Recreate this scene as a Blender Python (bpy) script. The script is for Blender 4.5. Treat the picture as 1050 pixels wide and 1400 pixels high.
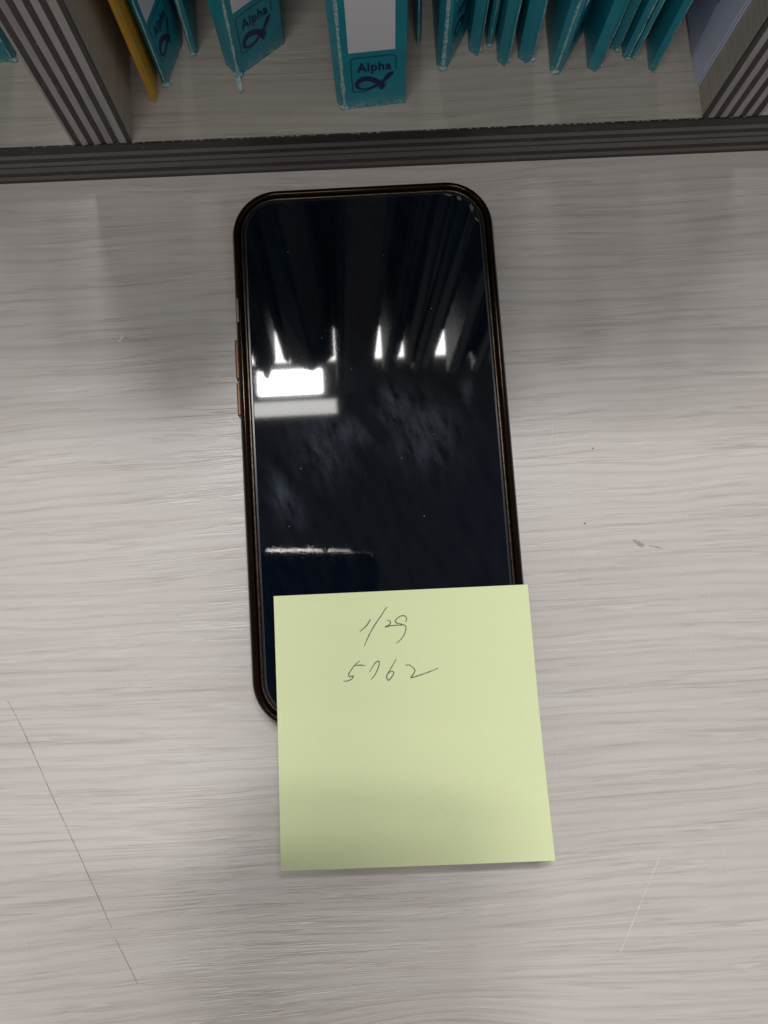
import bpy, bmesh, math, random
from mathutils import Matrix, Vector
random.seed(7)
for o in list(bpy.data.objects): bpy.data.objects.remove(o)
SC = bpy.context.scene
COL = SC.collection
S = 0.001                                   # everything below is written in millimetres

# ------------------------------------------------------------------ camera
H, YAW, PITCH, ROLL = 259.02, -0.0552, 0.13188, -0.01949
RZ, RX, RY = Matrix.Rotation(YAW, 4, 'Z'), Matrix.Rotation(PITCH, 4, 'X'), Matrix.Rotation(ROLL, 4, 'Y')
cam = bpy.data.cameras.new('camera'); camo = bpy.data.objects.new('camera', cam); COL.objects.link(camo)
CAM_M = Matrix.Translation((0, 0, H*S)) @ RZ @ RX @ RY
camo.matrix_world = CAM_M
cam.sensor_fit = 'HORIZONTAL'; cam.sensor_width = 36.0; cam.lens = 36.0*1167.7/1050
cam.clip_start = 0.004; cam.clip_end = 20
cam.dof.use_dof = True; cam.dof.focus_distance = 0.262; cam.dof.aperture_fstop = 90.0
SC.camera = camo

# ------------------------------------------------------------------ room light
world = bpy.data.worlds.new('World'); SC.world = world; world.use_nodes = True
bg = world.node_tree.nodes['Background']
bg.inputs['Color'].default_value = (1.0, 0.965, 0.935, 1); bg.inputs['Strength'].default_value = 0.225

def ceiling_lamp(name, x0, x1, y0, y1, watts, color, z=2000.0):
    """a rectangular lamp face on the office ceiling, two metres above the desk"""
    l = bpy.data.lights.new(name, 'AREA'); l.shape = 'RECTANGLE'
    l.size = (x1-x0)*S; l.size_y = (y1-y0)*S; l.energy = watts; l.color = color
    o = bpy.data.objects.new(name, l); o.location = ((x0+x1)/2*S, (y0+y1)/2*S, z*S); COL.objects.link(o)
    return o
LC = (1.0, 0.985, 0.965)
ceiling_lamp('ceiling_lamp', -258, -86, 627, 693, 7.5, LC)
ceiling_lamp('ceiling_lamp', -287, -50, 568, 608, 0.95, LC)
ceiling_lamp('ceiling_lamp', -300, 420, 716, 804, 18.5, LC)
ceiling_lamp('ceiling_lamp', -520, 60, -520, -280, 8.5, (1.0, 0.955, 0.90))

SC.view_settings.view_transform = 'Standard'; SC.view_settings.look = 'None'
SC.view_settings.exposure = 0.03; SC.view_settings.gamma = 1.0; SC.view_settings.use_curve_mapping = False

# ------------------------------------------------------------------ helpers
def tag(o, label=None, cat=None, group=None, kind=None):
    if label: o['label'] = label
    if cat: o['category'] = cat
    if group: o['group'] = group
    if kind: o['kind'] = kind
    return o
def empty(name, loc=(0, 0, 0), rz=0.0):
    o = bpy.data.objects.new(name, None); o.empty_display_size = 0.01
    o.location = Vector(loc)*S; o.rotation_euler = (0, 0, rz); COL.objects.link(o); return o
def mesh_obj(name, verts, faces, mat, parent=None, smooth=False, bevel=0.0, seg=2):
    me = bpy.data.meshes.new(name)
    me.from_pydata([tuple(c*S for c in v) for v in verts], [], faces)
    bm = bmesh.new(); bm.from_mesh(me)
    bmesh.ops.recalc_face_normals(bm, faces=bm.faces)
    if bevel > 0:
        bmesh.ops.bevel(bm, geom=list(bm.edges), offset=bevel*S, segments=seg, profile=0.6, affect='EDGES')
    bm.to_mesh(me); bm.free()
    if smooth:
        me.polygons.foreach_set('use_smooth', [True]*len(me.polygons))
    me.materials.append(mat)
    o = bpy.data.objects.new(name, me); COL.objects.link(o)
    if parent: o.parent = parent
    return o
def box(name, x0, x1, y0, y1, z0, z1, mat, parent=None, bevel=0.0, seg=2):
    v = [(x, y, z) for z in (z0, z1) for y in (y0, y1) for x in (x0, x1)]
    f = [(0, 2, 3, 1), (4, 5, 7, 6), (0, 1, 5, 4), (2, 6, 7, 3), (0, 4, 6, 2), (1, 3, 7, 5)]
    return mesh_obj(name, v, f, mat, parent, False, bevel, seg)
def round_rect(w, h, r, n=14):
    pts = []
    for cx, cy, a0 in ((w/2-r, h/2-r, 0), (-w/2+r, h/2-r, 90), (-w/2+r, -h/2+r, 180), (w/2-r, -h/2+r, 270)):
        for k in range(n+1):
            a = math.radians(a0+90*k/n); pts.append((cx+r*math.cos(a), cy+r*math.sin(a)))
    return pts
def sweep_rect(name, w, h, r, profile, mat, parent, cap_bottom=False, cap_top=False, smooth=True):
    """sweep an (inset, z) profile round a rounded rectangle"""
    verts, faces = [], []
    rings = [round_rect(w-2*i, h-2*i, max(r-i, 0.3)) for i, z in profile]
    n = len(rings[0])
    for ring, (i, z) in zip(rings, profile): verts += [(x, y, z) for x, y in ring]
    for k in range(len(profile)-1):
        for j in range(n):
            a, b = k*n+j, k*n+(j+1) % n
            faces.append((a, b, b+n, a+n))
    if cap_bottom: faces.append(tuple(range(n))[::-1])
    if cap_top: faces.append(tuple(range((len(profile)-1)*n, len(profile)*n)))
    o = mesh_obj(name, verts, faces, mat, parent)
    for p in o.data.polygons: p.use_smooth = smooth and len(p.vertices) == 4
    return o
def smooth_line(pts, per=6):
    """Catmull-Rom through the points"""
    P = [Vector((p[0], p[1])) for p in pts]
    if len(P) < 3: return P
    P = [P[0]*2-P[1]]+P+[P[-1]*2-P[-2]]
    out = []
    for i in range(1, len(P)-2):
        for k in range(per):
            t = k/per
            out.append(0.5*((2*P[i])+(-P[i-1]+P[i+1])*t+(2*P[i-1]-5*P[i]+4*P[i+1]-P[i+2])*t*t+(-P[i-1]+3*P[i]-3*P[i+1]+P[i+2])*t**3))
    out.append(P[-2]); return out
def ribbon(name, pts, width, zfun, mat, parent=None, per=6, taper=True, jitter=0.0, th=0.0):
    L = smooth_line(pts, per); n = len(L); verts, faces = [], []
    for i, p in enumerate(L):
        d = (L[min(i+1, n-1)]-L[max(i-1, 0)]); d = d.normalized() if d.length else Vector((1, 0)); q = Vector((-d.y, d.x))
        t = i/(n-1); w = width*(0.45+0.55*math.sin(math.pi*min(max(t*1.0, 0.06), 0.94))**0.5) if taper else width
        w *= 1+random.uniform(-jitter, jitter)
        for s in (-1, 1):
            x, y = p+q*w/2*s; verts.append((x, y, zfun(x, y)))
    for i in range(n-1): faces.append((2*i, 2*i+1, 2*i+3, 2*i+2))
    return mesh_obj(name, verts, faces, mat, parent)

# ------------------------------------------------------------------ materials
class N:
    def __init__(s, name):
        s.m = bpy.data.materials.new(name); s.m.use_nodes = True; s.t = s.m.node_tree
        s.b = s.t.nodes['Principled BSDF']
    def n(s, typ, **kw):
        x = s.t.nodes.new(typ)
        for k, v in kw.items(): setattr(x, k, v)
        return x
    def link(s, a, b): s.t.links.new(a, b)
    def put(s, sock, v):
        if hasattr(v, 'is_output') or isinstance(v, bpy.types.NodeSocket): s.link(v, sock)
        else: sock.default_value = v
    def math(s, op, a, b=0.0, c=None, clamp=False):
        x = s.n('ShaderNodeMath', operation=op); x.use_clamp = clamp
        s.put(x.inputs[0], a); s.put(x.inputs[1], b)
        if c is not None: s.put(x.inputs[2], c)
        return x.outputs[0]
    def xyz(s, scale=1000.0):
        tc = s.n('ShaderNodeTexCoord'); m = s.n('ShaderNodeMapping'); m.inputs['Scale'].default_value = (scale,)*3
        s.link(tc.outputs['Object'], m.inputs['Vector']); q = s.n('ShaderNodeSeparateXYZ'); s.link(m.outputs[0], q.inputs[0])
        return q.outputs[0], q.outputs[1], q.outputs[2]
    def comb(s, x, y, z=0.0):
        c = s.n('ShaderNodeCombineXYZ'); s.put(c.inputs[0], x); s.put(c.inputs[1], y); s.put(c.inputs[2], z); return c.outputs[0]
    def noise(s, vec, scale=1.0, detail=3.0, rough=0.5, dist=0.0):
        x = s.n('ShaderNodeTexNoise'); s.link(vec, x.inputs['Vector']); x.inputs['Scale'].default_value = scale
        x.inputs['Detail'].default_value = detail; x.inputs['Roughness'].default_value = rough; x.inputs['Distortion'].default_value = dist
        return x.outputs['Fac']
    def ramp(s, fac, stops, interp='LINEAR'):
        r = s.n('ShaderNodeValToRGB'); r.color_ramp.interpolation = interp; e = r.color_ramp.elements
        while len(e) < len(stops): e.new(0.5)
        for el, (p, c) in zip(e, stops):
            el.position = p; el.color = (c, c, c, 1) if isinstance(c, (int, float)) else tuple(c)+(1,)
        s.link(fac, r.inputs[0]); return r.outputs[0]
    def mix(s, fac, a, b, mode='MIX'):
        x = s.n('ShaderNodeMix', data_type='RGBA', blend_type=mode); s.put(x.inputs[0], fac)
        for sock, v in ((x.inputs[6], a), (x.inputs[7], b)):
            if isinstance(v, (tuple, list)): v = tuple(v)+((1,) if len(v) == 3 else ())
            s.put(sock, v)
        return x.outputs[2]
    def bump(s, h, strength=0.2, dist=0.1):
        b = s.n('ShaderNodeBump'); b.inputs['Strength'].default_value = strength; b.inputs['Distance'].default_value = dist*S
        s.link(h, b.inputs['Height']); s.link(b.outputs[0], s.b.inputs['Normal'])
    def set(s, **kw):
        for k, v in kw.items():
            if isinstance(v, (tuple, list)) and len(v) == 3: v = tuple(v)+(1,)
            s.put(s.b.inputs[k.replace('_', ' ')], v)
        return s.m
def plain(name, col, rough=0.5, metal=0.0, spec=0.5, coat=0.0):
    a = N(name); a.set(Base_Color=col, Roughness=rough, Metallic=metal); a.b.inputs['Specular IOR Level'].default_value = spec
    a.b.inputs['Coat Weight'].default_value = coat; return a.m

def wood(name, axis='x', tint=(1, 1, 1), knot=None, rough=0.42, bright=1.0):
    a = N(name); x, y, z = a.xyz()
    if axis == 'y': x, y = y, z            # standing board seen from the side: grain runs back
    if axis == 'z': x, y = z, y            # standing board: grain runs up
    p = a.comb(x, y)
    w1 = a.noise(a.comb(a.math('MULTIPLY', x, 0.006), a.math('MULTIPLY', y, 0.010)), 1, 2, 0.5)
    yy = a.math('MULTIPLY_ADD', w1, 11.0, y)
    w2 = a.noise(a.comb(a.math('MULTIPLY', x, 0.035), a.math('MULTIPLY', y, 0.06)), 1, 2, 0.5)
    yy = a.math('MULTIPLY_ADD', w2, 0.7, yy)
    if knot:
        kx, ky, sx, sy, amp = knot
        dx = a.math('MULTIPLY', a.math('SUBTRACT', x, kx), 1/sx); dy = a.math('MULTIPLY', a.math('SUBTRACT', y, ky), 1/sy)
        g = a.math('POWER', 2.718, a.math('MULTIPLY', a.math('ADD', a.math('MULTIPLY', dx, dx), a.math('MULTIPLY', dy, dy)), -1.0))
        yy = a.math('MULTIPLY_ADD', g, amp, yy)
    band = a.noise(a.comb(a.math('MULTIPLY', x, 0.010), a.math('MULTIPLY', yy, 0.20)), 1, 5, 0.62)
    def lines(fx, fy, seed, width, dy=0.0):
        """thin pore and ridge lines: where a stretched noise crosses its middle value"""
        n_ = a.noise(a.comb(a.math('MULTIPLY', x, fx), a.math('MULTIPLY', a.math('ADD', yy, dy), fy), seed), 1, 2, 0.5)
        return a.math('SUBTRACT', 1.0, a.math('DIVIDE', a.math('ABSOLUTE', a.math('SUBTRACT', n_, 0.5)), width), clamp=True)
    mask = a.ramp(a.noise(a.comb(a.math('MULTIPLY', x, 0.022), a.math('MULTIPLY', yy, 0.16), 7.0), 1, 3, 0.6), [(0.42, 0.0), (0.60, 1.0)])
    mask2 = a.ramp(a.noise(a.comb(a.math('MULTIPLY', x, 0.030), a.math('MULTIPLY', yy, 0.20), 17.0), 1, 3, 0.6), [(0.50, 0.0), (0.64, 1.0)])
    wob = a.noise(a.comb(a.math('MULTIPLY', x, 0.012), a.math('MULTIPLY', yy, 0.06), 2.2), 1, 3, 0.55)
    ph_ = a.math('MULTIPLY_ADD', wob, 15.0, a.math('MULTIPLY', yy, 1.85))
    l1 = a.math('POWER', a.math('MULTIPLY_ADD', a.math('SINE', ph_), 0.5, 0.5), 3.0)
    m1 = a.ramp(a.noise(a.comb(a.math('MULTIPLY', x, 0.020), a.math('MULTIPLY', yy, 0.24), 31.0), 1, 3, 0.6), [(0.32, 0.15), (0.64, 1.0)])
    l1 = a.math('MULTIPLY', l1, m1)
    l2 = lines(0.014, 0.55, 6.1, 0.045); l2b = lines(0.020, 0.50, 16.1, 0.05)
    l3 = lines(0.05, 1.3, 12.7, 0.07)
    tone = a.noise(a.comb(a.math('MULTIPLY', x, 0.011), a.math('MULTIPLY', y, 0.02), 5.0), 1, 3, 0.5)
    base = a.ramp(band, [(0.28, (0.548, 0.510, 0.490)), (0.46, (0.584, 0.548, 0.530)), (0.56, (0.602, 0.568, 0.551)), (0.76, (0.630, 0.600, 0.585))])
    c = a.mix(a.math('MULTIPLY', l1, 0.33), base, (0.375, 0.325, 0.300))
    c = a.mix(a.math('MULTIPLY', a.math('MULTIPLY', l2, mask), 0.40), c, (0.32, 0.278, 0.255))
    c = a.mix(a.math('MULTIPLY', a.math('MULTIPLY', l3, mask2), 0.30), c, (0.31, 0.27, 0.25))
    c = a.mix(a.math('MULTIPLY', a.math('MULTIPLY', l2b, mask2), 0.28), c, (0.80, 0.795, 0.795))  # highlights on the embossed ridges, painted in as whitish dashes
    c = a.mix(0.35, c, a.ramp(tone, [(0.3, (0.86, 0.825, 0.82)), (0.7, (1.0, 1.0, 1.0))]), 'MULTIPLY')
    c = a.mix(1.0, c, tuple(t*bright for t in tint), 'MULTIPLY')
    fine = a.noise(a.comb(a.math('MULTIPLY', x, 0.12), a.math('MULTIPLY', yy, 2.4), 9.1), 1, 3, 0.6)
    h = a.math('SUBTRACT', a.math('MULTIPLY', fine, 0.40), a.math('MULTIPLY', a.math('MULTIPLY', l2, mask), 0.5))
    h = a.math('SUBTRACT', h, a.math('MULTIPLY', l1, 0.25)); h = a.math('MULTIPLY_ADD', a.math('MULTIPLY', l2b, mask2), 0.5, h)
    grit = a.noise(p, 1.6, 2, 0.6)
    h = a.math('MULTIPLY_ADD', grit, 0.30, h)
    a.bump(h, 0.45, 0.16)
    r = a.math('MULTIPLY_ADD', fine, 0.16, rough-0.08)
    a.set(Base_Color=c, Roughness=r); a.b.inputs['Specular IOR Level'].default_value = 0.5
    return a.m

def stripes(name, axis, stops, length, off=0.0, gl=1.0, dl=1.0):
    """printed edge band: dark and grey lines across the board's thickness, scuffed"""
    a = N(name); x, y, z = a.xyz(); u = z if axis == 'z' else x; along = x if axis == 'z' else z
    wob = a.noise(a.comb(a.math('MULTIPLY', along, 0.05), a.math('MULTIPLY', u, 0.2)), 1, 3, 0.6)
    t = a.math('DIVIDE', a.math('ADD', a.math('SUBTRACT', u, off), a.math('MULTIPLY_ADD', wob, 0.36, -0.18)), length)
    D, G, K = (0.034, 0.027, 0.027), (0.26, 0.245, 0.238), (0.018, 0.016, 0.016)
    D = tuple(q*dl for q in D); G = tuple(q*gl for q in G); st = []
    for p, c in stops:
        st.append((p, {'d': D, 'g': G, 'k': K}[c]))
    col = a.ramp(t, st, 'CONSTANT')
    sc = a.noise(a.comb(a.math('MULTIPLY', along, 0.16), a.math('MULTIPLY', u, 0.6)), 1, 5, 0.7)
    scuff = a.ramp(sc, [(0.60, 0.0), (0.72, 1.0)])
    col = a.mix(a.math('MULTIPLY', scuff, 0.22), col, (0.40, 0.38, 0.37))
    sm = a.noise(a.comb(a.math('MULTIPLY', along, 0.02), a.math('MULTIPLY', u, 0.22), 4.0), 1, 4, 0.7)
    col = a.mix(a.ramp(sm, [(0.45, 0.0), (0.7, 0.4)]), col, (0.06, 0.055, 0.055))
    spk = a.noise(a.comb(a.math('MULTIPLY', along, 0.45), a.math('MULTIPLY', u, 0.9), 2.0), 1, 3, 0.6)
    col = a.mix(a.ramp(spk, [(0.70, 0.0), (0.75, 0.7)]), col, (0.52, 0.51, 0.50))
    a.bump(sc, 0.3, 0.2)
    a.set(Base_Color=col, Roughness=0.46); return a.m

def board(name, col, wear_z=7.0, rough=0.42):
    """coated pressboard, whitened where it is rubbed along the foot"""
    a = N(name); x, y, z = a.xyz(); p = a.comb(x, y, z)
    n1 = a.noise(p, 0.06, 4, 0.6); n2 = a.noise(p, 0.9, 3, 0.6)
    c = a.mix(a.ramp(n1, [(0.3, 0.0), (0.75, 1.0)]), col, tuple(k*0.72 for k in col))
    foot = a.math('SUBTRACT', 1.0, a.math('DIVIDE', z, wear_z), clamp=True)
    w = a.math('MULTIPLY', a.math('POWER', foot, 2.2), a.ramp(n2, [(0.40, 0.0), (0.62, 1.0)]))
    sp = a.ramp(a.noise(p, 0.55, 5, 0.75), [(0.67, 0.0), (0.74, 1.0)])
    w = a.math('MAXIMUM', w, a.math('MULTIPLY', sp, 0.25))
    c = a.mix(a.math('MULTIPLY', w, 0.75), c, (0.42, 0.50, 0.50))
    a.bump(n2, 0.15, 0.1)
    a.set(Base_Color=c, Roughness=rough); return a.m

M = {}
M['desk'] = wood('desk_laminate', knot=(16, -128, 34, 22, -14), rough=0.30)
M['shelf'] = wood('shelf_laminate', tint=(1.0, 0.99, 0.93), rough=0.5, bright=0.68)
M['side'] = wood('shelf_side_laminate', axis='y', tint=(0.93, 0.88, 0.80), rough=0.5, bright=0.85)
T = 19.5
M['edge'] = stripes('edge_band_print', 'z', stops=[(0.0, 'd'), (0.085, 'g'), (0.19, 'k'), (0.30, 'g'), (0.435, 'd'), (0.485, 'g'), (0.585, 'k'), (0.69, 'g'), (0.795, 'k')], length=T, gl=0.52, dl=0.8)
DS = [(0.0, 'g'), (0.04, 'd'), (0.145, 'g'), (0.255, 'd'), (0.36, 'g'), (0.47, 'd'), (0.575, 'g'), (0.685, 'd'), (0.79, 'g'), (0.915, 'k')]
DR = [(0.0, 'k'), (0.085, 'g'), (0.19, 'd'), (0.30, 'g'), (0.41, 'd'), (0.515, 'g'), (0.62, 'd'), (0.73, 'g'), (0.835, 'd'), (0.95, 'g')]
TEAL = (0.010, 0.265, 0.355)
M['teal'] = board('teal_pressboard', TEAL)
M['teal_dark'] = board('dark_teal_pressboard', (0.012, 0.12, 0.13))
M['yellow'] = board('yellow_pressboard', (0.74, 0.40, 0.03), wear_z=1.0)
a = N('worn_cardboard'); p = a.comb(*a.xyz())
a.set(Base_Color=a.ramp(a.noise(p, 0.9, 4, 0.7), [(0.35, (0.06, 0.26, 0.30)), (0.50, (0.30, 0.45, 0.47)), (0.70, (0.60, 0.65, 0.65))]), Roughness=0.85)
a.bump(a.noise(p, 2.5, 3, 0.6), 0.6, 0.25); M['worn'] = a.m
M['label'] = plain('spine_label_paper', (0.62, 0.63, 0.68), 0.7)
M['ink'] = plain('navy_print', (0.006, 0.012, 0.085), 0.5)
M['inkline'] = plain('navy_print_line', (0.008, 0.05, 0.11), 0.5)
a = N('paper_stack'); x, y, z = a.xyz()
a.set(Base_Color=a.ramp(a.noise(a.comb(a.math('MULTIPLY', x, 3.0), 0.0, a.math('MULTIPLY', z, 0.01)), 1, 2), [(0.3, (0.42, 0.41, 0.38)), (0.7, (0.66, 0.65, 0.62))]), Roughness=0.9); M['papers'] = a.m
a = N('lavender_plastic'); x, y, z = a.xyz(); p = a.comb(x, y, z)
a.set(Base_Color=a.ramp(a.noise(p, 0.03, 3), [(0.3, (0.58, 0.64, 0.82)), (0.7, (0.66, 0.72, 0.90))]), Roughness=0.38); M['lavender'] = a.m
a = N('clear_plastic'); a.set(Base_Color=(0.75, 0.80, 0.86), Roughness=0.25, Alpha=0.45); M['clear'] = a.m
# phone
M['case'] = plain('plated_bumper', (0.019, 0.010, 0.0065), 0.10, 0.85)
a = N('bronze_rim'); x, y, z = a.xyz()
a.set(Base_Color=a.ramp(a.noise(a.comb(x, y, z), 0.9, 4, 0.7), [(0.35, (0.024, 0.018, 0.014)), (0.65, (0.085, 0.060, 0.042))]), Metallic=0.9, Roughness=0.26); M['bronze'] = a.m
M['copper'] = plain('copper_button', (0.13, 0.066, 0.036), 0.40, 0.8)
M['smoke'] = plain('smoked_case_back', (0.02, 0.018, 0.018), 0.35)
M['frame'] = plain('phone_frame_black', (0.012, 0.012, 0.014), 0.22, 0.3)
M['window'] = plain('mute_switch_opening', (0.13, 0.11, 0.09), 0.35, 0.3)
M['glass_edge'] = plain('glass_edge', (0.10, 0.11, 0.13), 0.18, 0.0)
M['flake'] = plain('chipped_glass', (0.09, 0.092, 0.095), 0.5)
M['speaker'] = plain('earpiece_mesh', (0.003, 0.0035, 0.005), 0.6, 0.0, 0.2)
# display glass: near black, with greasy finger marks that only change its gloss
a = N('display_glass'); x, y, z = a.xyz(); p = a.comb(x, y, z)
def blob(cx, cy, sx, sy, rot=0.0):
    ca, sa = math.cos(rot), math.sin(rot)
    dx = a.math('SUBTRACT', x, cx); dy = a.math('SUBTRACT', y, cy)
    u = a.math('MULTIPLY', a.math('ADD', a.math('MULTIPLY', dx, ca), a.math('MULTIPLY', dy, sa)), 1/sx)
    v = a.math('MULTIPLY', a.math('ADD', a.math('MULTIPLY', dx, -sa), a.math('MULTIPLY', dy, ca)), 1/sy)
    return a.math('POWER', 2.718, a.math('MULTIPLY', a.math('ADD', a.math('MULTIPLY', u, u), a.math('MULTIPLY', v, v)), -1.0))
g = blob(6.5, 11.0, 5.5, 7.0, 0.3)
for q in ((-16.5, 0.0, 7.5, 8.5, 0.5), (-28.0, -14.5, 3.6, 8.0, 0.35), (27.5, 14.0, 1.8, 5.5, -0.15), (-10.0, 5.0, 9.0, 4.0, -0.5), (14.0, 4.0, 9.0, 10.0, 0.2)):
    g = a.math('MAXIMUM', g, a.math('MULTIPLY', blob(*q), 0.8))
s1 = a.ramp(a.noise(a.comb(a.math('MULTIPLY', a.math('ADD', x, a.math('MULTIPLY', y, 0.3)), 0.26), a.math('MULTIPLY', y, 0.10)), 1, 4, 0.6), [(0.36, 0.0), (0.68, 1.0)])
s2 = a.ramp(a.noise(a.comb(a.math('MULTIPLY', a.math('ADD', x, a.math('MULTIPLY', y, 0.35)), 1.1), a.math('MULTIPLY', y, 0.10)), 1, 3, 0.6), [(0.35, 0.65), (0.68, 1.0)])
grease = a.math('MULTIPLY', a.math('MULTIPLY', g, s1), s2)
grease = a.math('ADD', grease, a.math('MULTIPLY', s1, 0.035), clamp=True)
a.set(Base_Color=(0.0020, 0.0036, 0.0080), Roughness=0.035); a.b.inputs['Specular IOR Level'].default_value = 0.20
film = a.n('ShaderNodeBsdfDiffuse'); film.inputs['Color'].default_value = (0.44, 0.52, 0.64, 1)
mixs = a.n('ShaderNodeMixShader'); a.link(a.math('MULTIPLY', grease, 0.15), mixs.inputs[0])
a.link(a.b.outputs[0], mixs.inputs[1]); a.link(film.outputs[0], mixs.inputs[2])
a.link(mixs.outputs[0], a.t.nodes['Material Output'].inputs['Surface']); M['display'] = a.m
# note
a = N('yellow_green_paper'); x, y, z = a.xyz(); p = a.comb(x, y, z)
f1 = a.noise(p, 0.9, 5, 0.7); f2 = a.noise(a.comb(a.math('MULTIPLY', x, 0.03), a.math('MULTIPLY', y, 0.12)), 1, 4, 0.6)
c = a.mix(a.ramp(f1, [(0.35, 0.0), (0.65, 1.0)]), (0.785, 0.860, 0.500), (0.815, 0.880, 0.540))
c = a.mix(0.5, c, a.ramp(f2, [(0.3, (0.95, 0.96, 0.97)), (0.7, (1, 1, 0.98))]), 'MULTIPLY')
a.set(Base_Color=c, Roughness=0.85); a.b.inputs['Specular IOR Level'].default_value = 0.2; a.bump(f1, 0.12, 0.1); M['note'] = a.m
a = N('pen_ink'); x, y, z = a.xyz()
a.set(Base_Color=a.ramp(a.noise(a.comb(x, y, z), 2.2, 3, 0.6), [(0.3, (0.075, 0.075, 0.062)), (0.7, (0.24, 0.25, 0.17))]), Roughness=0.6); M['pen'] = a.m
M['scratch_dark'] = plain('dark_scratch', (0.17, 0.16, 0.15), 0.7)
M['scratch_light'] = plain('light_scratch', (0.74, 0.73, 0.72), 0.6)
M['scuff'] = plain('faint_scuff', (0.665, 0.648, 0.636), 0.6)
M['smudge'] = plain('grey_smudge', (0.33, 0.32, 0.30), 0.8)

# ------------------------------------------------------------------ desk
desk = box('desk', -420, 420, -420, 520, -25, 0, M['desk']); tag(desk, 'pale grey wood-grain laminate desk top under the phone', kind='structure')
flat = lambda x, y: 0.06
def mark(pts, w, mat, jit=0.25, per=6): return ribbon('scratch', pts, w, flat, M[mat], desk, per, True, jit)
mark([(-107.2, -15.7), (-102.9, -23.9), (-94.5, -43.2), (-84.2, -66.2), (-77.6, -81.5)], 0.15, 'scratch_dark', 0.45, 14)
mark([(-76.6, -84.6), (-73.0, -91.8), (-70.6, -96.9)], 0.12, 'scratch_dark', 0.4)
mark([(81.9, -71.2), (75.8, -82.4), (67.5, -97.4)], 0.16, 'scratch_light', 0.5, 14)
mark([(82.8, 21.4), (83.8, 20.3), (84.9, 19.6), (86.0, 19.3)], 1.1, 'smudge', 0.6, 8)
mark([(87.4, 19.2), (89.0, 18.8), (91.5, 18.0)], 0.45, 'smudge', 0.6, 8)
mark([(-72.5, 92.0), (-72.0, 93.0), (-71.3, 94.2)], 0.5, 'scratch_light', 0.4)
mark([(-71.0, 92.9), (-70.2, 93.2), (-69.5, 93.0)], 0.35, 'smudge', 0.4)
mark([(68.0, 27.3), (68.3, 27.1), (68.6, 27.2)], 0.45, 'scratch_dark', 0.2)
mark([(72.6, 50.4), (72.9, 50.3), (73.2, 50.5)], 0.4, 'scratch_dark', 0.2)

rs = random.Random(21)
for k in range(16):                          # faint hairline scuffs, mostly on the right
    x0, y0 = (rs.uniform(55, 112), rs.uniform(-95, 70)) if k < 12 else (rs.uniform(-105, -40), rs.uniform(-90, 70))
    l_, d_ = rs.uniform(5, 22), rs.uniform(-3, 3)
    mark([(x0, y0), (x0+d_*0.4, y0-l_*0.5), (x0+d_, y0-l_)], rs.uniform(0.06, 0.11), 'scuff', 0.5, 8)
# ------------------------------------------------------------------ shelf on the desk
YF = 146.2
shelf = empty('shelf_unit', (0, 0, 0)); tag(shelf, 'pale wood-grain shelf with dark striped edges behind the phone', 'shelf')
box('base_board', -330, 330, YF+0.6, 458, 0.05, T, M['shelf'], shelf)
eb = box('edge_band', -330, 330, YF, YF+0.6, 0.05, T-0.15, M['edge'], shelf)
# chipped lip where the band meets the top laminate
v, f = [], []; xx = -140.0
while xx < 160:
    w = random.uniform(0.3, 1.5)
    if random.random() < 0.4:
        b = len(v); d = random.uniform(0.15, 0.5); hh = random.uniform(0.03, 0.10)
        v += [(xx, YF+0.25, T-0.2), (xx+w, YF+0.25, T-0.2), (xx+w*0.8, YF+0.3+d, T+hh*0.3), (xx+w*0.2, YF+0.3+d*0.8, T+hh*0.3), (xx+w*0.5, YF+0.4, T+hh)]
        f += [(b, b+1, b+4), (b+1, b+2, b+4), (b+2, b+3, b+4), (b+3, b, b+4)]
    xx += w+random.uniform(0.0, 1.2)
chip = mesh_obj('chipped_lip', v, f, plain('chipped_laminate', (0.24, 0.23, 0.22), 0.8), eb); tag(chip, kind='stuff')
def divider(x0, x1, stops, name, top):
    box('divider', x0, x1, YF+1.0, 450, T+0.02, top, M['side'], shelf)
    e = box('divider_edge', x0, x1, YF+0.4, YF+0.98, T+0.02, top, stripes(name, 'x', stops, x1-x0, x0, 1.25, 0.5), shelf)
divider(-79.6, -62.3, DS, 'divider_band_print', 262)
divider(110.0, 128.0, DR, 'divider_band_print', 262)
box('unseen_back_panel', -330, 330, 450.5, 456, T+0.02, 305, M['side'], shelf)  # unseen panel, added to keep the gaps between the folders dark

# ------------------------------------------------------------------ folders
def panel(name, poly, lean, ht, th, mat, parent, spread=(0.0, 0.0), z0=0.0):
    """a board that follows a ground line (offset inward by th) and stands up, leaning by (lx, ly) per mm"""
    P = [Vector(p) for p in poly]; n = len(P); off = []
    for i in range(n):
        d = (P[min(i+1, n-1)]-P[max(i-1, 0)]).normalized(); off.append(P[i]+Vector((-d.y, d.x))*th)
    lv = [z0, z0+6, z0+20, z0+70, z0+(ht-z0)*0.6, ht]
    verts = []
    for z in lv:
        fr_ = [0.0 if i == 0 else 1.0 for i in range(n)]
        for q, k in zip(P+off[::-1], fr_+fr_[::-1]):
            verts.append((q.x+(lean[0]+spread[0]*(1-k)+spread[1]*k)*z, q.y+lean[1]*z, z))
    m = 2*n; faces = [tuple(range(m))[::-1], tuple(range((len(lv)-1)*m, len(lv)*m))]
    for k in range(len(lv)-1):
        for j in range(m):
            a_, b_ = k*m+j, k*m+(j+1) % m; faces.append((a_, b_, b_+m, a_+m))
    return mesh_obj(name, verts, faces, mat, parent)
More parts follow.
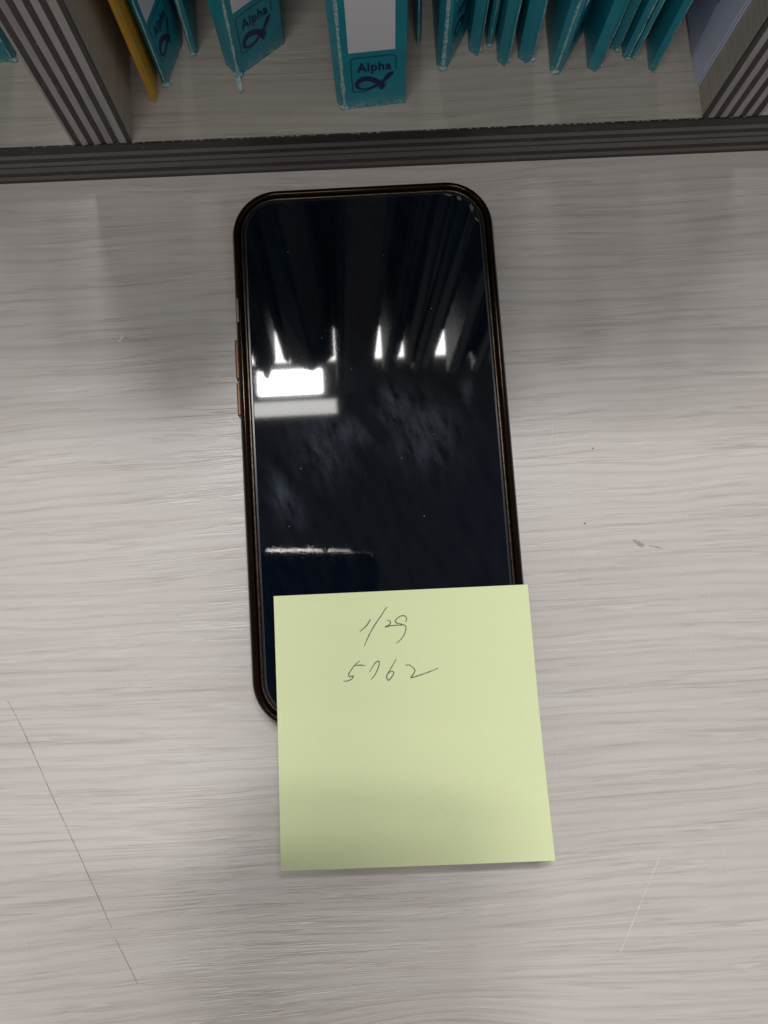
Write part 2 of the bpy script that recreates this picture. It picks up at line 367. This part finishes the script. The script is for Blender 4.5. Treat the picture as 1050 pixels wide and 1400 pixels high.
def wear_strip(parent, pt, nrm, lean, ht, w, z0=0.0):
    """rubbed, fibrous corner line up the spine"""
    n = 46; verts, faces = [], []
    t = Vector((-nrm[1], nrm[0]))
    ph = random.uniform(0, 9)
    for i in range(n):
        z = z0+(ht-z0)*(i/(n-1))**1.6
        ww = w*(0.55+0.3*abs(math.sin(i*0.5+ph)))*random.uniform(0.75, 1.15)*(1.35 if i < 4 else 1.0)
        c = Vector(pt)+Vector(lean)*z+t*random.uniform(-0.06, 0.06)
        for s in (-1, 0, 1):
            q = c+t*ww/2*s+Vector(nrm)*(0.07 if s == 0 else -0.10)
            verts.append((q.x, q.y, z))
    for i in range(n-1):
        for s in (0, 1):
            b = i*3+s; faces.append((b, b+1, b+4, b+3))
    return mesh_obj('worn_edge', verts, faces, M['worn'], parent)
def fray(parent, pt, size, lean=(0, 0)):
    """crushed, whitened corner at the foot"""
    bm = bmesh.new(); bmesh.ops.create_icosphere(bm, subdivisions=2, radius=1.0)
    verts = []
    for q in bm.verts:
        k = random.uniform(0.72, 1.22)
        verts.append((pt[0]+q.co.x*size[0]*k, pt[1]+q.co.y*size[1]*k, max(0.02, size[2]*0.7+q.co.z*size[2]*k)))
    faces = [tuple(x.index for x in fc.verts) for fc in bm.faces]; bm.free()
    return mesh_obj('frayed_corner', verts, faces, M['worn'], parent)

LOGO_TL, LOGO_U, LOGO_V = (225, 240), (665, -160), (50, 470)
def logo_uv(px, py):
    dx, dy = px-LOGO_TL[0], py-LOGO_TL[1]; det = LOGO_U[0]*LOGO_V[1]-LOGO_U[1]*LOGO_V[0]
    return ((dx*LOGO_V[1]-dy*LOGO_V[0])/det, (LOGO_U[0]*dy-LOGO_U[1]*dx)/det)
def spine_print(parent, A, B, lean, lab_w, u0=0.15):
    """white title label, thin-framed logo box, word and fish on a spine face from A to B"""
    A, B = Vector(A), Vector(B); W = (B-A).length; d = (B-A)/W; nr = Vector((d.y, -d.x))
    def P(u, z, out): return (A.x+d.x*u+nr.x*out+lean[0]*z, A.y+d.y*u+nr.y*out+lean[1]*z, z)
    x0, wid = W*u0, W*(0.84-u0); zt, zb = 22.9, 7.9
    def flatshape(name, outline, out, mat, holes=None, par=None):
        return mesh_obj(name, [P(u, z, out) for u, z in outline], [tuple(range(len(outline)))], mat, par or parent)
    lb = flatshape('title_label', [(W*0.125, 25.2), (W*0.83, 25.2), (W*0.83, 236), (W*0.125, 236)], 0.10, M['label'])
    Q = lambda u, v: (x0+u*wid, zt+(zb-zt)*v)
    # box outline: rounded rectangle open where the tail crosses it
    ol = []
    for cx, cy, a0 in ((0.09, 0.075, 90), (0.09, 0.925, 180)):
        for k in range(6):
            t = math.radians(a0+k*18); ol.append((cx+0.09*math.cos(t), cy-0.075*math.sin(t)))
    ol = [(1.0, 0.42), (1.0, 0.09), (0.97, 0.02), (0.91, 0.0)]+ol+[(0.30, 1.0), (0.52, 0.90), (0.62, 0.82), (0.67, 0.90), (0.74, 0.90), (0.80, 0.80)]
    pts = [Q(*q) for q in ol]; verts, faces = [], []
    for i, (u, z) in enumerate(pts):
        a_, b_ = pts[max(i-1, 0)], pts[min(i+1, len(pts)-1)]; t = Vector((b_[0]-a_[0], b_[1]-a_[1])); t.normalize()
        for s in (-1, 1): verts.append(P(u-t.y*0.13*s, z+t.x*0.13*s, 0.11))
    for i in range(len(pts)-1): faces.append((2*i, 2*i+1, 2*i+3, 2*i+2))
    mesh_obj('logo_frame', verts, faces, M['inkline'], parent)
    # fish: a loop thick above and thin below, a tail to the upper right
    outer = [(300, 580), (325, 530), (380, 480), (450, 448), (520, 440), (600, 448), (670, 465), (735, 500)]
    inner = [(360, 585), (385, 550), (430, 522), (480, 508), (530, 508), (580, 515), (625, 528), (660, 540)]
    lo_o = [(300, 580), (310, 620), (345, 645), (400, 650), (470, 642), (545, 620), (610, 590), (680, 545)]
    lo_i = [(360, 585), (375, 612), (405, 626), (450, 625), (500, 612), (550, 588), (600, 555), (630, 528)]
    verts, faces = [], []
    for o_, i_ in ((outer, inner), (lo_o, lo_i)):
        b = len(verts)
        for p, q in zip(o_, i_):
            verts += [P(*Q(*logo_uv(*p)), 0.115), P(*Q(*logo_uv(*q)), 0.115)]
        for k in range(len(o_)-1): faces.append((b+2*k, b+2*k+1, b+2*k+3, b+2*k+2))
    b = len(verts); tail = [(630, 525), (670, 465), (715, 475), (770, 380), (815, 335), (888, 312), (868, 360), (820, 420), (742, 492), (768, 512), (765, 555), (712, 608), (660, 566)]
    verts += [P(*Q(*logo_uv(*p)), 0.12) for p in tail]; faces.append(tuple(range(b, b+len(tail))))
    mesh_obj('fish_emblem', verts, faces, M['ink'], parent)
    cu = bpy.data.curves.new('lettering', 'FONT'); cu.body = 'Alpha'; cu.size = 1.0; cu.offset = 0.022; cu.space_character = 1.08; cu.resolution_u = 3
    to = bpy.data.objects.new('lettering_source', cu); COL.objects.link(to)
    me = bpy.data.meshes.new_from_object(to.evaluated_get(bpy.context.evaluated_depsgraph_get()))
    bpy.data.objects.remove(to)
    xs = [q.co.x for q in me.vertices]; ys = [q.co.y for q in me.vertices]; xa, xb = min(xs), max(xs); ya, yb = 0.0, max(ys)
    for q in me.vertices:
        u = 0.125+0.77*(q.co.x-xa)/(xb-xa); vv = 0.40-0.245*(q.co.y-ya)/(yb-ya)
        q.co = Vector(P(*Q(u, vv), 0.125))*S
    me.materials.clear(); me.materials.append(M['ink'])
    o = bpy.data.objects.new('lettering', me); COL.objects.link(o); o.parent = parent
GROUP = 'file folders standing on the shelf'
def folder(label, poly, lean, ht, mat='teal', back=(0.0, 0.0), depth=226, logo=False, wear=1, sp=0.003, wear_pt=None, paper=True, fr=True, name='file_folder'):
    """poly runs left to right along the front of the folder; covers run back from both ends"""
    o0 = poly[len(poly)//2]
    t = empty(name, (o0[0], o0[1], T+0.02)); tag(t, label, 'folder', GROUP)
    P = [Vector((p[0]-o0[0], p[1]-o0[1])) for p in poly]; ln = (lean, 0.0)
    m = M[mat]
    wsp = (-sp, sp); sp = panel('spine', P, ln, ht, 0.9, m, t, wsp)
    cx = sum(p.x for p in P)/len(P); cy = sum(p.y for p in P)/len(P)
    L0 = P[0]+Vector((0.0, 0.05)); L1 = Vector((P[0].x+back[0], P[0].y+depth))
    R0 = P[-1]+Vector((0.0, 0.05)); R1 = Vector((P[-1].x+back[1], P[-1].y+depth))
    panel('cover', [L1, L0], ln, ht, 1.0, m, t, (wsp[0]*1.6, wsp[0])); panel('cover', [R0, R1], ln, ht, 1.0, m, t, (wsp[1], wsp[1]*1.6))
    w = P[-1].x-P[0].x
    if paper and w > 4.0:
        yb = max(P[0].y, P[-1].y)+4
        panel('papers', [(P[0].x+1.4, yb), (P[-1].x-1.4, yb)], ln, ht-9, 208, M['papers'], t, z0=0.8)
    wp = Vector(wear_pt)-Vector(o0) if wear_pt else P[1] if len(P) > 2 else P[0]
    if wear:
        nv = Vector((0.15 if wp.x > 0 else -0.15, -1)).normalized()
        wear_strip(sp, wp, nv, (ln[0]+wsp[1], 0.0), 120, 0.85*wear, 0.3)
    if fr:
        fray(sp, (wp.x, wp.y+0.3), (min(1.5, 0.5+w*0.16), 0.75, 0.9))
    if logo: spine_print(sp, P[-2], P[-1], (ln[0]+wsp[1], 0.0), 12)
    return t
folder('yellow card folder leaning beside the left striped divider', [(-57.2, 164.0), (-56.2, 159.6), (-54.9, 159.0), (-54.4, 160.6)], -0.013, 228, 'yellow', (1.0, 1.0), wear=0, fr=False)
folder('thin dark green folder just behind the yellow folder', [(-58.0+1.2, 170.6), (-55.9, 167.6), (-55.0, 169.2)], -0.02, 285, 'teal_dark', (-0.5, 0.2), wear=0.6)
folder('teal folder with logo turned aside, next to the yellow folder', [(-52.9, 166.0), (-51.5, 164.0), (-46.3, 178.0)], -0.019, 290, logo=True, wear=0.8)
folder('thin teal folder left of the torn logo folder', [(-44.4, 176.0), (-43.3, 173.7), (-41.9, 174.6)], 0.0, 284, wear=1.1)
tf = folder('teal logo folder with torn foot, left of the central one', [(-33.5, 170.4), (-29.8, 166.4), (-15.7, 176.6)], -0.005, 284, logo=True, wear=1.3, sp=0.018)
folder('teal logo folder facing front above the middle of the phone', [(-0.5, 156.6), (1.8, 154.3), (20.1, 155.6)], -0.034, 296, logo=True, wear=1.5)
folder('thin teal folder directly right of the central logo folder', [(24.4, 175.9), (25.2, 174.4), (26.2, 175.6)], -0.05, 290, wear=0.9)
folder('teal folder with logo turned sideways, second right of centre', [(30.3, 167.6), (32.1, 165.8), (33.7, 166.7), (41.1, 180.0)], -0.034, 293, logo=True, wear=1.8, wear_pt=(32.1, 165.8))
folder('narrow teal folder third right of the central logo folder', [(40.5, 171.8), (42.9, 170.0), (44.1, 171.8)], -0.019, 291, wear=1.0, wear_pt=(43.8, 171.4))
folder('very thin teal folder fourth right of the central logo folder', [(46.0, 173.6), (46.9, 172.7), (47.8, 173.0)], -0.019, 286, wear=0.6)
folder('teal folder fifth right of the central logo folder', [(49.0, 168.0), (50.9, 166.2), (52.6, 167.8)], -0.03, 295, wear=0.9, wear_pt=(52.2, 167.4))
folder('teal folder with white rubbed corner, sixth right of the centre', [(55.4, 168.8), (57.5, 166.9), (60.1, 168.0)], -0.035, 290, wear=1.3, sp=0.006, wear_pt=(59.6, 167.8))
folder('thick teal folder seventh right of centre, spine twisted right', [(64.8, 164.4), (66.2, 163.1), (67.7, 163.1), (76.6, 177.3)], 0.0, 294, logo=True, wear=1.1, sp=0.008, wear_pt=(66.2, 163.0))
folder('teal folder with broad dark side, right of the twisted one', [(76.3, 164.6), (78.5, 163.1), (80.6, 164.9)], 0.012, 292, wear=0.9, wear_pt=(80.2, 164.6))
folder('short set-back teal folder before the paired thin ones', [(83.9, 170.6), (86.1, 169.5), (86.7, 170.9)], 0.01, 288, wear=0.5)
folder('left one of two thin teal folders pressed together', [(87.4, 167.6), (89.0, 166.6), (89.5, 168.0)], 0.02, 291, wear=0.7)
folder('right one of two thin teal folders pressed together', [(89.9, 167.2), (91.0, 166.8), (91.6, 168.1)], 0.03, 289, wear=0.7)
folder('rightmost teal folder with wide clean side facing the phone', [(95.1, 163.4), (96.4, 162.0), (97.5, 163.4)], 0.015, 293, wear=0.4, fr=False)
folder('teal folder in the left compartment beyond the striped divider', [(-118.0, 177.0), (-108.0, 174.4), (-97.3, 174.2), (-96.4, 176.3)], 0.02, 292, wear=1.0, wear_pt=(-97.3, 174.2))
folder('teal folder outside the left edge, beside the compartment\'s first folder', [(-150.0, 176.0), (-148.0, 173.4), (-123.0, 173.8)], 0.0, 291, wear=1.0)  # out of view, put in for the shade it throws on the desk
for k, (xa, xb) in enumerate(((140, 158), (166, 172), (180, 206), (214, 238))):  # unseen folders, added with heights chosen to shape the desk's shadow
    folder(('first', 'second', 'third', 'fourth')[k]+' unseen teal folder added for shade in the compartment right of the right divider', [(xa, 172.0), (xa+1.6, 170.2), (xb, 171.4)], 0.01*(k % 2), (175, 195, 150, 185)[k], wear=1.0)
# torn strip of covering hanging from the foot of the left logo folder
ts = ribbon('torn_strip', [(0.2, -0.2), (0.0, -2.2), (0.6, -4.2), (0.3, -5.4)], 1.5, lambda x, y: 0.5+max(0, y+3)*0.35, M['worn'], tf, 5, True, 0.25)
# lavender plastic wallet along the right divider, clear sleeve behind the last folder
w = empty('plastic_wallet', (109.0, 157.0, T+0.02)); tag(w, 'pale lavender plastic wallet standing against the right divider', 'wallet')
panel('front_sheet', [(-0.5, 226), (-0.1, 0.4)], (0.0, 0.0), 285, 0.35, M['lavender'], w)
panel('back_sheet', [(0.1, 226), (0.55, 0)], (0.0, 0.0), 287, 0.35, M['lavender'], w)
panel('crease', [(-0.95, 26), (-0.62, 9)], (0.0, 0.10), 34, 0.25, plain('lavender_crease', (0.34, 0.40, 0.56), 0.4), w, z0=2)
w2 = empty('plastic_sleeve', (103.4, 178.0, T+0.02)); tag(w2, 'clear plastic sleeve beside the rightmost teal folder', 'sleeve')
panel('sheet', [(0.0, 200), (0.2, 2), (1.4, 0), (2.6, 1.5), (3.2, 200)], (0.03, 0.0), 280, 0.3, M['clear'], w2)

# ------------------------------------------------------------------ phone in its bumper case
PX, PY, PA = 5.9, 53.5, 0.0074
ph = empty('smartphone', (PX, PY, 0.05), PA); tag(ph, 'black smartphone in glossy bronze-black bumper case lying screen up', 'smartphone')
W_, L_, R_ = 81.0, 164.0, 14.5
case = sweep_rect('case_bumper', W_, L_, R_, [(1.4, 0.0), (0.6, 0.5), (0.15, 1.6), (0.0, 3.2), (0.0, 6.6), (0.12, 8.0), (0.5, 9.2), (1.0, 9.85), (1.55, 10.12), (2.0, 10.05), (2.35, 9.75), (2.5, 9.3), (2.52, 8.4)], M['case'], ph)
sweep_rect('case_back', W_-2.9, L_-2.9, R_-1.4, [(0.0, 0.0), (0.0, 1.0)], M['smoke'], ph, True, True)
sweep_rect('rim', W_-5.06, L_-5.06, R_-2.5, [(0.0, 8.2), (0.02, 9.0), (0.25, 9.28), (0.7, 9.34), (1.05, 9.22), (1.15, 8.9)], M['bronze'], ph)
body = sweep_rect('phone_body', W_-7.2, L_-7.2, R_-3.6, [(0.0, 1.05), (0.0, 8.9), (0.2, 9.05)], M['frame'], ph, True, True)
scr = sweep_rect('screen', W_-8.6, L_-8.6, R_-4.2, [(0.0, 9.06), (0.0, 9.32), (0.22, 9.5)], M['display'], ph, False, True, False)
sweep_rect('glass_edge', W_-8.6, L_-8.6, R_-4.2, [(-0.02, 9.1), (-0.02, 9.34), (0.12, 9.46)], M['glass_edge'], scr)
sl = sweep_rect('earpiece', 8.2, 1.5, 0.7, [(0.0, 9.5), (0.1, 9.53)], M['speaker'], scr, False, True)
sl.location = (-0.4*S, 73.9*S, 0)
# chipped edge of the glass at the upper right corner
for cx, cy, sx, sy, r in ((27.2, 77.1, 1.6, 0.35, -0.15), (30.2, 75.9, 1.3, 0.9, -0.8), (34.0, 72.4, 0.8, 1.4, 0.35), (35.2, 68.6, 0.35, 1.1, 0.5)):
    v = [(cx, cy, 9.56)]; k = 11
    for i in range(k):
        t = 2*math.pi*i/k; q = random.uniform(0.45, 1.15); u, vv = sx*q*math.cos(t), sy*q*math.sin(t)
        v.append((cx+u*math.cos(r)-vv*math.sin(r), cy+u*math.sin(r)+vv*math.cos(r), 9.53))
    mesh_obj('glass_chip', v, [(0, i+1, (i+1) % k+1) for i in range(k)], M['flake'], scr)
for i in range(16):
    cx, cy = random.uniform(-33, 30), random.uniform(-28, 68); s = random.uniform(0.07, 0.17)
    mesh_obj('dust_speck', [(cx-s, cy, 9.52), (cx, cy-s*0.8, 9.52), (cx+s, cy, 9.52), (cx, cy+s*0.9, 9.52), (cx, cy, 9.52+s*0.6)], [(0, 1, 4), (1, 2, 4), (2, 3, 4), (3, 0, 4)], M['label'], scr)
def button(name, y0, y1, mat, out=0.7):
    o = box(name, -W_/2-out, -W_/2+1.2, y0, y1, 4.0, 8.0, M[mat], ph, 0.45, 3); return o
button('volume_button', 22.6, 34.9, 'copper'); button('volume_button', 11.3, 21.4, 'copper')
box('mute_switch', -W_/2+0.35, -W_/2+1.9, 39.8, 47.3, 8.2, 9.95, M['window'], ph, 0.25)

# ------------------------------------------------------------------ sticky note
def note_z(x, y):
    z = 10.32
    t = max(0.0, (-22.0-y)/44.0); z += 3.8*t**1.4
    z += 0.12*math.sin(x*0.06+0.4)*min(1, max(0, (9-y)/30))
    return z
nt = empty('sticky_note', (10, -28, 10.3)); tag(nt, 'pale yellow-green square sticky note stuck over the phone\'s lower end', 'sticky note')
C4 = [(-26.6, 9.9), (47.3, 9.1), (48.1, -67.1), (-27.3, -65.2)]
verts, faces, n = [], [], 40
for layer in (0, 1):
    for j in range(n+1):
        for i in range(n+1):
            s_, t_ = i/n, j/n
            x = (C4[0][0]*(1-s_)+C4[1][0]*s_)*(1-t_)+(C4[3][0]*(1-s_)+C4[2][0]*s_)*t_
            y = (C4[0][1]*(1-s_)+C4[1][1]*s_)*(1-t_)+(C4[3][1]*(1-s_)+C4[2][1]*s_)*t_
            verts.append((x-10, y+28, note_z(x, y)-10.3-(0.11 if layer else 0)))
m = (n+1)*(n+1)
for j in range(n):
    for i in range(n):
        a_ = j*(n+1)+i; faces.append((a_, a_+n+1, a_+n+2, a_+1)); b_ = a_+m; faces.append((b_, b_+1, b_+n+2, b_+n+1))
edge = [i for i in range(n+1)]+[j*(n+1)+n for j in range(1, n+1)]+[n*(n+1)+i for i in range(n-1, -1, -1)]+[j*(n+1) for j in range(n-1, 0, -1)]
for k in range(len(edge)):
    p, q = edge[k], edge[(k+1) % len(edge)]; faces.append((p, q, q+m, p+m))
sheet = mesh_obj('sheet', verts, faces, M['note'], nt)
STROKES = [[(1.03, 1.77), (0.81, 1.39), (-0.06, 0.16), (-1.12, -0.82), (-2.29, -1.66)], [(6.06, 4.97), (5.28, 4.13), (3.88, 2.21), (2.36, 0.3), (1.05, -1.62), (-0.29, -3.93), (-1.19, -5.86)], [(5.75, 1.1), (6.47, 0.98), (6.72, 0.49), (6.32, -0.21), (5.12, -0.78), (6.54, -0.54), (8.56, -0.46), (9.96, -0.58)], [(11.02, 0.32), (11.47, 1.09), (11.12, 1.95), (10.13, 2.17), (9.01, 1.71), (8.15, 0.8), (8.52, 0.18), (9.86, -0.26), (10.88, -0.75), (11.06, -1.68), (10.4, -3.36), (9.31, -4.68), (8.05, -5.6)], [(-2.74, -10.0), (-3.86, -10.76), (-5.13, -12.14), (-6.09, -13.58), (-5.84, -14.22), (-4.8, -14.13), (-5.36, -14.96), (-6.5, -15.4), (-7.7, -15.45)], [(-4.09, -11.22), (-2.69, -11.18), (-1.22, -11.39)], [(-0.13, -13.3), (0.88, -11.83), (2.03, -10.51), (2.79, -10.48), (2.6, -11.81), (1.56, -13.91), (0.28, -15.41)], [(7.78, -10.06), (6.69, -11.66), (5.15, -13.93), (4.7, -14.92), (5.16, -15.89), (6.08, -15.16), (6.8, -13.87), (6.18, -13.4), (5.15, -14.05)], [(10.27, -11.95), (11.47, -12.02), (12.54, -12.91), (12.89, -13.68), (12.3, -14.74), (11.65, -15.57), (13.68, -15.14), (16.94, -14.23), (19.6, -13.32)]]
for st in STROKES:
    ribbon('pen_stroke', [(x-10, y+28) for x, y in st], 0.34, lambda x, y: note_z(x+10, y-28)-10.3+0.05, M['pen'], sheet, 7, True, 0.18)

# ------------------------------------------------------------------ the phone that takes the picture, mirrored in the screen
tp = empty('held_phone'); tag(tp, 'dark phone held above the desk, seen mirrored in the black screen', 'smartphone')
tp.matrix_world = CAM_M
def hp(o, x, y, z): o.location = (x*S, y*S, z*S); return o
bx, by = 76.0, 162.0
ox, oy = -62.0/2-0.0, -37.0
hp(sweep_rect('back_shell', bx, by, 9.0, [(1.2, 0.0), (0.3, 0.8), (0.0, 2.4), (0.0, 6.0), (0.8, 8.0)], plain('held_phone_shell', (0.010, 0.010, 0.012), 0.3), tp, True, True), ox, oy, 2.2)
hp(sweep_rect('metal_band', bx, by, 9.0, [(1.5, -0.04), (0.5, 0.45), (-0.1, 1.5), (-0.2, 4.0), (-0.1, 6.2)], plain('held_phone_band', (0.62, 0.60, 0.56), 0.22, 1.0), tp), ox, oy, 2.2)
hp(sweep_rect('camera_bump', 13, 42, 6.0, [(0.0, 0.9), (0.0, 0.2), (0.3, 0.0)], plain('held_phone_bump', (0.015, 0.015, 0.018), 0.2), tp, False, True), -0.2, 14.0, 1.4)
# clear lip of its cover: a wedge that bends the ceiling lamp's light down
a = N('clear_cover_lip'); a.set(Base_Color=(0.95, 0.93, 0.88), Roughness=0.12, IOR=1.47); a.b.inputs['Transmission Weight'].default_value = 1.0
for xa, xb in ((-60.0, -26.5), (-23.5, -9.0)):
    yi, yo = oy+by/2+0.25, oy+by/2+1.7; z0 = 2.9; zi, zo = z0+0.25, z0+0.25+1.45*math.tan(math.radians(24))
    mesh_obj('clear_lip', [(xa, yi, z0), (xb, yi, z0), (xb, yo, z0), (xa, yo, z0), (xa, yi, zi), (xb, yi, zi), (xb, yo, zo), (xa, yo, zo)],
             [(0, 1, 2, 3), (4, 5, 6, 7), (0, 1, 5, 4), (1, 2, 6, 5), (2, 3, 7, 6), (3, 0, 4, 7)], a.m, tp)
